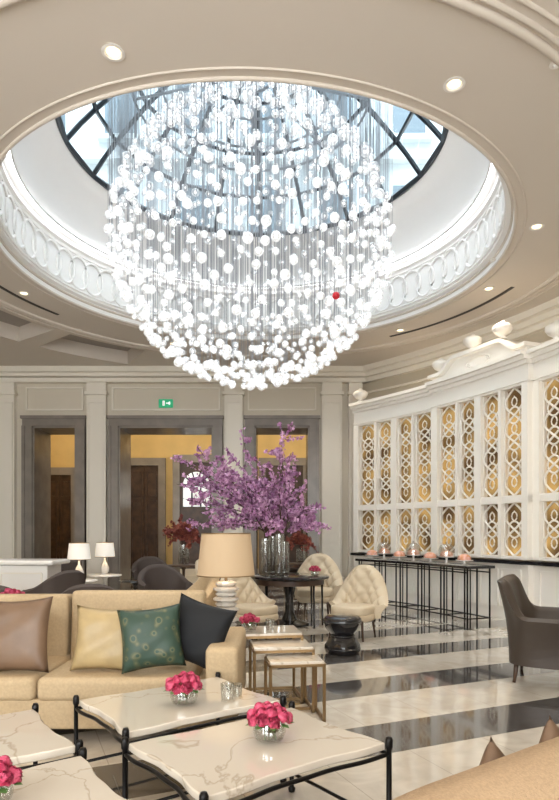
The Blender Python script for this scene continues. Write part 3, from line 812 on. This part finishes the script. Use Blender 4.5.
side_table(-3.34,10.0,.60,.3,'porc'); table_lamp(-3.34,10,.60,.80,'wshade','cer',3)
side_table(-3.20,11.0,.62,.3,'porc'); table_lamp(-3.20,11,.62,.76,'wshade','cer',3)
side_table(-2.55,10.6,.55,.28,'black'); rose_vase(-2.02,10.2,.52,1.1,'flower_vase','blos'); side_table(-2.02,10.2,.52,.3,'black')
for x, y, rz, sc in ((-2.72,6.3,160,.98),(-2.15,6.75,200,.95),(-3.7,7.6,120,1),(-3.1,8.2,240,1),(-1.75,9.2,30,1),(-2.6,12.2,20,1),(-5.9,9.9,60,1),(-1.2,12.8,-50,.95)):
    chair('lounge_armchair', x, y, rz, 'dkbrown', sc, h=.86, arm=.6, span=220, flare=.04)
rose_vase(-2.42,5.45,.70,1.1,'flower_vase','rose'); side_table(-2.42,5.45,.70,.22,'black')
g = G('white_counter', (-4.45,9.0,0), -3)  # plain counter standing in for a white piano
box('body', (0,0,.46), (2.2,.5,.92), 'porc', g, bev=.02); box('top', (0.02,-.02,.955), (2.4,.66,.07), 'porc', g, bev=.03, seg=5)
boxes('panel_mouldings', [((x,-.26,z),(.6,.02,.02)) for x in (-.72,0,.72) for z in (.15,.8)]+[((x+s_*.3,-.26,.475),(.02,.02,.65)) for x in (-.72,0,.72) for s_ in (-1,1)], 'trim', g)
g = G('loveseat', (-4.7,11.3,0), 0)
box('base', (0,0,.25), (1.7,.8,.25), 'dkbrown', g, bev=.03); box('back', (0,.33,.55), (1.7,.18,.6), 'dkbrown', g, bev=.05, seg=4); box('seat', (0,-.06,.42), (1.4,.62,.14), 'dkbrown', g, bev=.04, seg=4)
for s_ in (-1,1): box('arm_%d'%(s_+2), (s_*.78,0,.42), (.16,.8,.42), 'dkbrown', g, bev=.05, seg=4)
boxes('feet', [((x,y,.065),(.06,.06,.13)) for x in (-.75,.75) for y in (-.33,.33)], 'brown', g)

g = G('console_table')
V, F = arcbox(10.75,11.25,35.0,19.8,.86,.90, n=20); mesh('top', V, F, 'black', g)
T = []
for i in range(11):
    t = 34.7-i*1.46
    for R in (10.80,11.2):
        if i % 2 == 0 or R > 11: T.append(([cp(R,t,0),cp(R,t,.86)], .014, False))
    if i % 2 == 0:
        T.append(([cp(10.80,t,.12),cp(11.2,t,.12)], .010, False)); T.append(([cp(10.80,t-.35,0),cp(10.80,t-.35,.86)], .010, False))
for R in (10.80,11.2):
    for z in (.12,.80): T.append(([cp(R,34.7-i*.73,z) for i in range(21)], .011, False))
tubes('iron_legs', T, 'iron', g, n=6)
for i, t in enumerate((34.0,32.3,30.2,28.3,26.1,24.0,21.8)):
    g = G('cake_stand', cp(11.0,t,.901))
    h = .05+.04*(i%2)
    lathe('stand', [(.07,0),(.02,.015),(.018,h),(.13,h+.01),(.135,h+.02),(.001,h+.02)], 'porc', g, cap=False)
    lathe('pastry', [(.09,h+.02),(.1,h+.04),(.085,h+.08),(.04,h+.11),(.001,h+.115)], 'pastry', g, seg=18, wav=(.08,7,0))
    if i % 2: lathe('glass_dome', [(.125,h+.021),(.125,h+.13),(.10,h+.19),(.05,h+.22),(.012,h+.225),(.016,h+.25),(.001,h+.26)], 'thin', g, cap=False)

# foreground sofa back, lower right
g = G('curved_sofa', (0,0,0))
base = [(.0,1.02),(.13,1.24),(.33,1.45),(.60,1.65),(.98,1.92),(1.30,2.12),(1.65,2.30)]
V, F = [], []
prof = [(-.11,.0),(-.12,.10),(-.13,.55),(-.12,.63),(-.08,.69),(-.02,.72),(.05,.715),(.09,.68),(.11,.60),(.11,.1),(.10,0)]
def cat(P, t):
    n = len(P)-1; i = min(int(t*n), n-1); f = t*n-i
    p0 = Vector(P[max(i-1,0)]); p1 = Vector(P[i]); p2 = Vector(P[i+1]); p3 = Vector(P[min(i+2,n)])
    return 0.5*((2*p1)+(-p0+p2)*f+(2*p0-5*p1+4*p2-p3)*f*f+(-p0+3*p1-3*p2+p3)*f**3)
N = 40; np_ = len(prof)
for i in range(N+1):
    t = i/N; p = cat(base, t); d = (cat(base, min(1,t+.01))-cat(base, max(0,t-.01))).normalized(); nrm = Vector((-d.y, d.x))
    for (o, z) in prof:
        q = p+nrm*o; V.append((q.x, q.y, .08+z*.93 if z > 0 else .08))
for i in range(N):
    for j in range(np_): F.append((i*np_+j, i*np_+(j+1)%np_, (i+1)*np_+(j+1)%np_, (i+1)*np_+j))
F += [tuple(range(np_)), tuple(N*np_+j for j in range(np_))]
mesh('back', V, F, 'sofa2', g, smooth=True)
box('seat', (1.20,2.38,.20), (1.05,.42,.18), 'sofa2', g, bev=.05, seg=5, rot=(0,0,33))
for i, (x, y) in enumerate(((0.03,1.06),(.60,1.65),(1.55,2.26),(.85,2.27),(1.5,2.67))): box('foot_%d'%(i+1), (x,y,.06), (.05,.05,.12), 'brown', g)
pillow('cushion_1', .34, .34, .12, 'cu_br', g, (.76,2.07,.45), (-12,45,33)); pillow('cushion_2', .34, .34, .12, 'cu_br', g, (1.06,2.28,.46), (-12,45,33))

# ------------------------------------------------------------------ lights
w = bpy.data.worlds.new('world'); S.world = w; w.use_nodes = True
nt = w.node_tree; bg = nt.nodes['Background']
bg.inputs[0].default_value = (0.88,0.95,1.0,1); bg.inputs[1].default_value = 7.5
def area(name, loc, rot, sx_, sy_, e, c):
    l = bpy.data.lights.new(name,'AREA'); l.shape = 'RECTANGLE'; l.size = sx_; l.size_y = sy_; l.energy = e; l.color = c
    o = bpy.data.objects.new(name, l); COL.objects.link(o); o.location = loc; o.rotation_euler = tuple(radians(a) for a in rot); return o
for i, x in enumerate((-5.6,-2.2,1.2)): area('window_daylight', (x,-2.95,2.55), (90,0,0), 1.9, 3.8, 125, (1,.96,.90))  # added fill lamps set in the front-wall openings, out of view
def pt(name, loc, e, c, r):
    l = bpy.data.lights.new(name,'POINT'); l.energy = e; l.color = c; l.shadow_soft_size = r
    o = bpy.data.objects.new(name, l); COL.objects.link(o); o.location = loc
for x in (-6.4,-3.2,0,3): pt('corridor_light', (x,16.8,4.9), 55, (1,.90,.70), .12)
for t in (38,31,25,18,12): pt('cabinet_fill_light', cp(12.9,t,4.3), 3, (1,.88,.7), .1)  # added fill lamps, hidden between cabinet top and wall

S.view_settings.view_transform = 'Standard'
S.view_settings.look = 'None'
S.view_settings.exposure = 0.2
